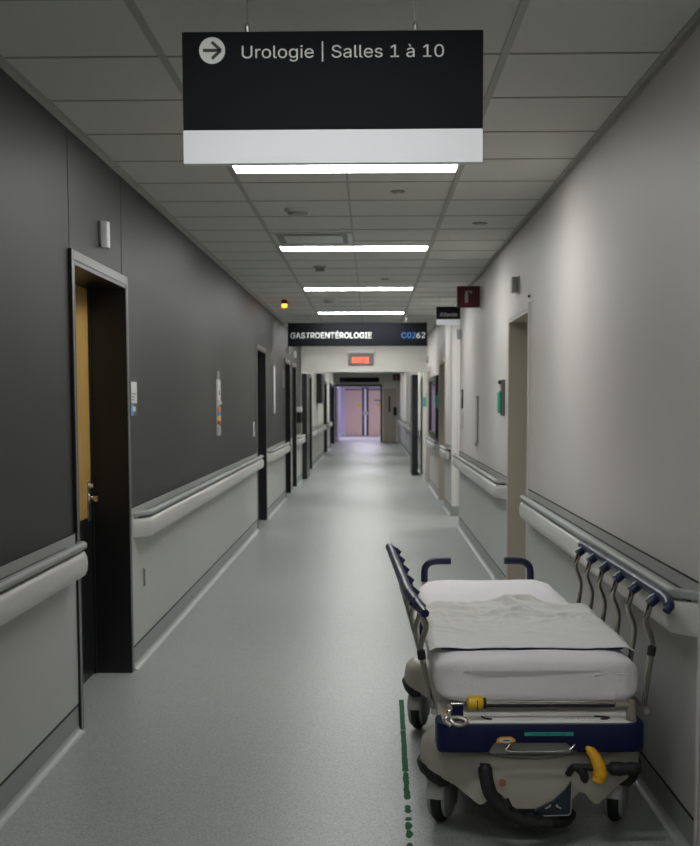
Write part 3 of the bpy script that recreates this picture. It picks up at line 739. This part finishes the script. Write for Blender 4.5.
tl = MB().box(-.071, .093, -.0022, .001, .397, .409).build('teal_label', 'teal', S, loc=(.012, 0, .006))
text('label_lettering', 'TRANSPORT INTERNE', 'ink_black', tl, (-.045, -.0026, .3995), FACE, .112, .0068, .0004)
# yellow release lever
b = MB().tube([(.120, .015, .362), (.135, .0, .348), (.150, -.012, .325), (.160, -.018, .300), (.164, -.018, .275), (.160, -.018, .256), (.158, -.016, .248)], [.012, .017, .020, .023, .0255, .023, .010], 14, smooth=4)
lv = b.build('release_lever', 'lever', S, smooth=True, loc=(.028, 0, .003))
MB().tube([(.095, .01, .369), (.135, .006, .362), (.162, -.0, .335)], .006, 8, smooth=4).build('lever_arm', 'bracket', lv, smooth=True)
# cross bar, yellow knob and corner brackets at the foot
MB().tube([(-.255, .040, .503), (.272, .040, .503)], .0075, 12).build('cross_bar', 'chrome', S, smooth=True, loc=(.008, 0, .006))
MB().tube([(-.20, .062, .488), (.262, .062, .488)], .004, 10).build('lower_bar', 'rubber', S, smooth=True)
k_ = MB().lathe([(.013, -.262), (.0215, -.257), (.0240, -.240), (.0240, -.226), (.0215, -.210), (.012, -.206)], (1, 0, 0), (0, .028, .499), 20).build('release_knob', 'yellow', S, smooth=True, loc=(.012, 0, .010))
MB().lathe([(.019, -.212), (.0185, -.199), (.010, -.197)], (1, 0, 0), (0, .028, .497), 20).build('knob_collar', 'rubber', k_, smooth=True)
b = MB()
for dz in (-.012, .012): b.box(-.231, -.227, .0035, .006, .497 + dz - .004, .497 + dz + .004)
b.box(-.2305, -.2275, .0035, .006, .482, .512)
b.build('knob_arrow', 'ink_black', k_)
MB().box(-.300, -.262, .030, .065, .440, .500).build('knob_bracket', 'navy_deck', S, bevel=.004)
b = MB(); b.tube([(-.262, .022, .507), (-.305, .022, .507), (-.312, .022, .500)], .004, 8); b.tube([(-.312, .022, .505), (-.305, .020, .49), (-.313, .018, .478), (-.306, .016, .464)], [.009, .005, .009, .008], 10, smooth=3)
b.build('pin_latch', 'chrome', S, smooth=True)
b = MB(); b.tube([(-.280 + .026*cos(a), .004 + .010*sin(a), .452 - .010*cos(a)*.3 + .010*sin(a)) for a in [2*pi*i/20 for i in range(21)]], .0085, 10)
b.tube([(-.318, .012, .462), (-.325, .006, .452), (-.305, .000, .440)], .009, 10, smooth=3)
b.build('restraint_hook', 'steel', S, smooth=True)
b = MB(); b.lathe([(.0175, .447), (.017, .475), (.014, .500), (.013, .512), (.006, .516)], (0, 0, 1), (.288, .034, 0), 16)
b.tube([(.235, .034, .495), (.25, .034, .495), (.288, .034, .495)], [.012, .012, .009], 12)
b.build('corner_bracket', 'bracket', S, smooth=True, loc=(.018, 0, .002))
MB().lathe([(.007, 0), (.007, .01)], (-1, 0, 0), (-.318, .08, .462), 10).build('orange_pin', 'orange', S)
# blue push handles at the head
for sg in (-1, 1):
    h = MB().tube([(sg * .268, 2.02, .615), (sg * .268, 2.02, .66), (sg * .262, 2.02, .690), (sg * .240, 2.02, .712), (sg * .205, 2.02, .719), (sg * .135, 2.02, .720)], .0175, 14, smooth=5).build('push_handle', 'navy', S, smooth=True)
    MB().tube([(sg * .268, 2.02, .62), (sg * .268, 2.02, .44), (sg * .25, 1.93, .43)], .012, 12, smooth=3).build('handle_tube', 'steel', h, smooth=True)
# side rails: six posts each, navy top bar with sockets
RZ = Matrix.Rotation(radians(-1.0), 3, 'Z')
def LW(x, y, z): return RZ @ Vector((x - .574, y - 3.86, z))      # a point of the room in the stretcher's own frame
def side_rail(sg, bar, tops, bots):
    pts = [LW(*p) for p in bar]
    rail = MB().tube(pts, [.017, .0185, .0185, .0185, .0185, .018, .014], 14, smooth=6).build('side_rail', 'navy', S, smooth=True)
    for i in range(6):
        f = i / 5; top = LW(*(a + (c - a) * f for a, c in zip(*tops))); bot = LW(*(a + (c - a) * f for a, c in zip(*bots)))
        a = top + Vector((-sg * .040, -.006, -.030))
        MB().tube([top, top.lerp(a, .5), a], [.015, .0195, .0175], 10).build('post_socket', 'navy', rail, smooth=True)
        a2 = a + Vector((0, 0, -.028))
        m1 = a2.lerp(bot, .10) + Vector((-sg * .006, 0, 0)); m2 = a2.lerp(bot, .32) + Vector((sg * .019, 0, 0)); m3 = a2.lerp(bot, .60) + Vector((sg * .012, 0, 0))
        MB().tube([a.lerp(top, .2), a2, m1, m2, m3, bot], .0100, 10, smooth=6).build('post', 'chrome_dark', rail, smooth=True)
        if i == 0:
            c0 = m2 + Vector((0, 0, -.010)); MB().tube([c0, c0 + Vector((sg * -.004, 0, -.030))], .014, 10).build('post_clamp', 'rubber', rail, smooth=True)
            MB().tube([c0 + Vector((-sg * .010, .006, -.03)), bot + Vector((sg * .004, .026, .0))], .005, 8).build('release_rod', 'chrome', rail, smooth=True)
    b0, b1 = (LW(*p) for p in bots); d = (b1 - b0).normalized()
    MB().tube([b0 - d * .05, b1 + d * .05], .010, 10).build('rail_base', 'steel', rail, smooth=True)
side_rail(-1, [(.085, 5.33, .854), (.087, 5.29, .860), (.106, 4.65, .866), (.126, 4.06, .866), (.136, 3.95, .862), (.156, 3.84, .850), (.175, 3.745, .838)],
          [(.134, 3.86, .862), (.088, 5.22, .868)], [(.213, 3.96, .470), (.210, 5.30, .470)])
side_rail(1, [(.960, 5.29, .868), (.960, 5.25, .874), (.961, 4.6, .878), (.961, 3.90, .882), (.961, 3.79, .880), (.958, 3.735, .866), (.946, 3.72, .850)],
          [(.962, 3.87, .880), (.960, 5.20, .874)], [(.937, 3.97, .470), (.932, 5.30, .470)])

# ------------------------------------------------------------------ mattress and draw sheet
MX, MY, MW, ML, MZ0, MZ1 = .578, 3.960, .356, 1.87, .482, .638
t = thing('mattress', 'stretcher mattress in a white fitted sheet', 'mattress', (MX, MY, MZ0), radians(.4))
def msec(k_, n=40):   # cross section at a rounding factor
    out = []
    for i in range(n):
        a = 2 * pi * i / n; c, s_ = cos(a), sin(a)
        out.append((abs(c) ** .28 * (1 if c > 0 else -1), abs(s_) ** .45 * (1 if s_ > 0 else -1)))
    return out
prof = msec(0, 56); hz = (MZ1 - MZ0) / 2; rings = []
st = [(0, .50), (.002, .72), (.010, .87), (.025, .955), (.05, .99), (.08, 1)] + [(.08 + (ML - .16) * i / 60, 1) for i in range(1, 60)] + [(ML - .08, 1), (ML - .05, .99), (ML - .025, .955), (ML - .01, .87), (ML - .002, .72), (ML, .5)]
def top_bulge(x, y): return .006 * noise.noise(Vector((x * 5, y * 3, 1))) + .003 * noise.noise(Vector((x * 14, y * 9, 4)))
for y, f in st:
    taper = 1 - .075 * max(0, (y - .25) / ML)
    ff = 1 - (1 - f) * .30
    r_ = []
    for u, v in prof:
        x = u * MW * taper * ff; z = hz + v * hz * (1 - (1 - f) * .85)
        yy = y + (0 if f == 1 else .03 * (abs(u) ** 6) * (1 if y < 1 else -1))
        if v > .3: z += top_bulge(x, y) * (1.2 if v > .6 else .5) - .010 * max(0, abs(u) - .75) * 4
        else: x += .006 * noise.noise(Vector((y * 4, v * 2, 8))) * u
        r_.append((x, yy, z))
    rings.append(r_)
matt = MB().loft(rings).build('mattress_pad', 'fabric', t, smooth=True)
b = MB()
b.tube([(.338, .065, .105), (.300, .012, .105), (.255, .003, .108)], .0022, 8, smooth=5); b.tube([(.292, .008, .104), (.285, .0, .070), (.262, -.0, .035), (.245, .003, .012)], .0020, 8, smooth=5)
b.build('sheet_seam', 'fabric', t, smooth=True)
b = MB()
b.tube([(.10, .018, .126), (.16, .010, .120), (.20, .010, .118), (.215, .006, .108), (.19, .004, .104)], .0022, 8, smooth=5)
b.build('sheet_crease', 'fabric', t, smooth=True)

# draw sheet lying across the mattress
RIDGES = [(-.95, .62, .25, .70, .022, .012), (-.2, .52, .95, .66, .020, .014), (-.9, .80, .5, .60, .018, .009), (.0, .82, .98, .84, .030, .020), (-.6, .93, .4, .88, .024, .012), (.2, .70, .98, .50, .018, .010), (.1, .42, .9, .50, .016, .006), (-.9, .48, -.1, .42, .016, .006)]
nx, ny = 170, 150; b = MB(); G = []
def sheet_pt(u, v):
    # u across (-1..1), v along (0 near .. 1 far)
    hw = .350 - .010 * v; ext = .018
    yn = .180 + .004 * sin(u * 9); yf = 1.09 + .10 * sin(u * 2.2 + .6) + .05 * noise.noise(Vector((u * 3, 0, 5))) - .12 * max(0, u)
    y = yn + (yf - yn) * v
    s_ = u * (hw + ext)
    if abs(s_) <= hw - .015: x = s_; z = 0
    else:
        o = abs(s_) - (hw - .015); R = .028; a = min(o / R, pi/2)
        x = (hw - .015 + R * sin(a)) * (1 if s_ > 0 else -1); z = -R * (1 - cos(a)) - max(0, o - R * pi/2)
    w = 0
    env = min(1, max(0, (v - .12) / .4)) ; edge = min(1, (1 - v) * 12 + .25)
    q = y + .16 * u + .05 * noise.noise(Vector((u * 2, y * 3, 2)))
    w += .034 * max(0, noise.noise(Vector((u * 1.6 + 3, q * 10, 1.3)))) * env * edge
    w += .014 * abs(noise.noise(Vector((u * 3.0, q * 24, 7)))) * env
    w += .006 * noise.noise(Vector((u * 6, y * 8, 9))) * (.3 + env)
    w += .026 * math.exp(-((v - .88 - .05 * sin(u * 5)) / .05) ** 2) * (.6 + .4 * sin(u * 7))
    for (u0, v0, u1, v1, wd, hh) in RIDGES:
        tt = ((u - u0) * (u1 - u0)) / (u1 - u0) ** 2
        if -.1 < tt < 1.1:
            dv = v - (v0 + (v1 - v0) * tt + .03 * sin(7 * u + v0 * 40))
            w += hh * math.exp(-(dv / wd) ** 2) * min(1, max(0, (tt + .1) * 5)) * min(1, max(0, (1.1 - tt) * 5))
    fl = max(0, 1 + z / .03)
    zz = (MZ1 - MZ0) + .0065 + .003 * min(1, v * 5) + top_bulge(x, y) * 1.2 + z + max(w, 0) * fl
    if z < -.01: x += (.006 + .012 * abs(noise.noise(Vector((y * 9, z * 4, 3))))) * (1 if x > 0 else -1)
    return (x, y, zz)
for j in range(ny + 1):
    G.append([sheet_pt(-1 + 2 * i / nx, j / ny) for i in range(nx + 1)])
b.loft(G, closed=False, cap=False)
o = b.build('draw_sheet', 'fabric2', None, smooth=True, solid=.003); o.location = (MX, MY, MZ0); o.rotation_euler = (0, 0, radians(.4))
tag(o, 'wrinkled white draw sheet lying across the stretcher mattress', 'sheet')
t = thing('underpad', 'navy edged pad showing as a dark line under the front edge of the draw sheet', 'pad', (MX, MY, MZ0), radians(.4))
G = []
for j in range(4):
    row = []
    for i in range(41):
        u = -1 + 2 * i / 40; x = u * .325; y = .174 + .004 * sin(u * 9) + .02 * j / 3
        row.append((x, y, (MZ1 - MZ0) + .0015 + top_bulge(x, y) * 1.2))
    G.append(row)
MB().loft(G, closed=False, cap=False).build('pad_edge', 'navy_deck', t, smooth=True, solid=.003)

# ------------------------------------------------------------------ world, camera, view
w = bpy.data.worlds.new('World'); scn.world = w; w.use_nodes = True
w.node_tree.nodes['Background'].inputs['Color'].default_value = (.5, .52, .55, 1); w.node_tree.nodes['Background'].inputs['Strength'].default_value = .03
F, PPX, PPY = 1169., 350., 495.; VPX, VPY = 371, 402.5
pitch = math.atan((PPY - VPY) / F); yaw = math.atan((VPX - PPX) / F * cos(pitch)); roll = .0026
fwd = Vector((-sin(yaw) * cos(pitch), cos(yaw) * cos(pitch), -sin(pitch))); rt = Vector((cos(yaw), sin(yaw), 0)); up = rt.cross(fwd)
r2 = rt * cos(roll) - up * sin(roll); u2 = up * cos(roll) + rt * sin(roll)
cam = bpy.data.cameras.new('camera'); co = bpy.data.objects.new('camera', cam); COL.objects.link(co)
co.matrix_world = Matrix(((r2.x, u2.x, -fwd.x, 0), (r2.y, u2.y, -fwd.y, 0), (r2.z, u2.z, -fwd.z, 1.52), (0, 0, 0, 1)))
cam.sensor_fit = 'VERTICAL'; cam.sensor_height = 24; cam.lens = F / 846 * 24
cam.shift_x = (350 - PPX) / 846; cam.shift_y = (PPY - 423) / 846
cam.clip_start = .05; cam.clip_end = 200
cam.dof.use_dof = True; cam.dof.focus_distance = 4.2; cam.dof.aperture_fstop = 4.2
scn.camera = co
scn.view_settings.view_transform = 'Standard'; scn.view_settings.look = 'None'; scn.view_settings.gamma = 1
scn.view_settings.exposure = .9
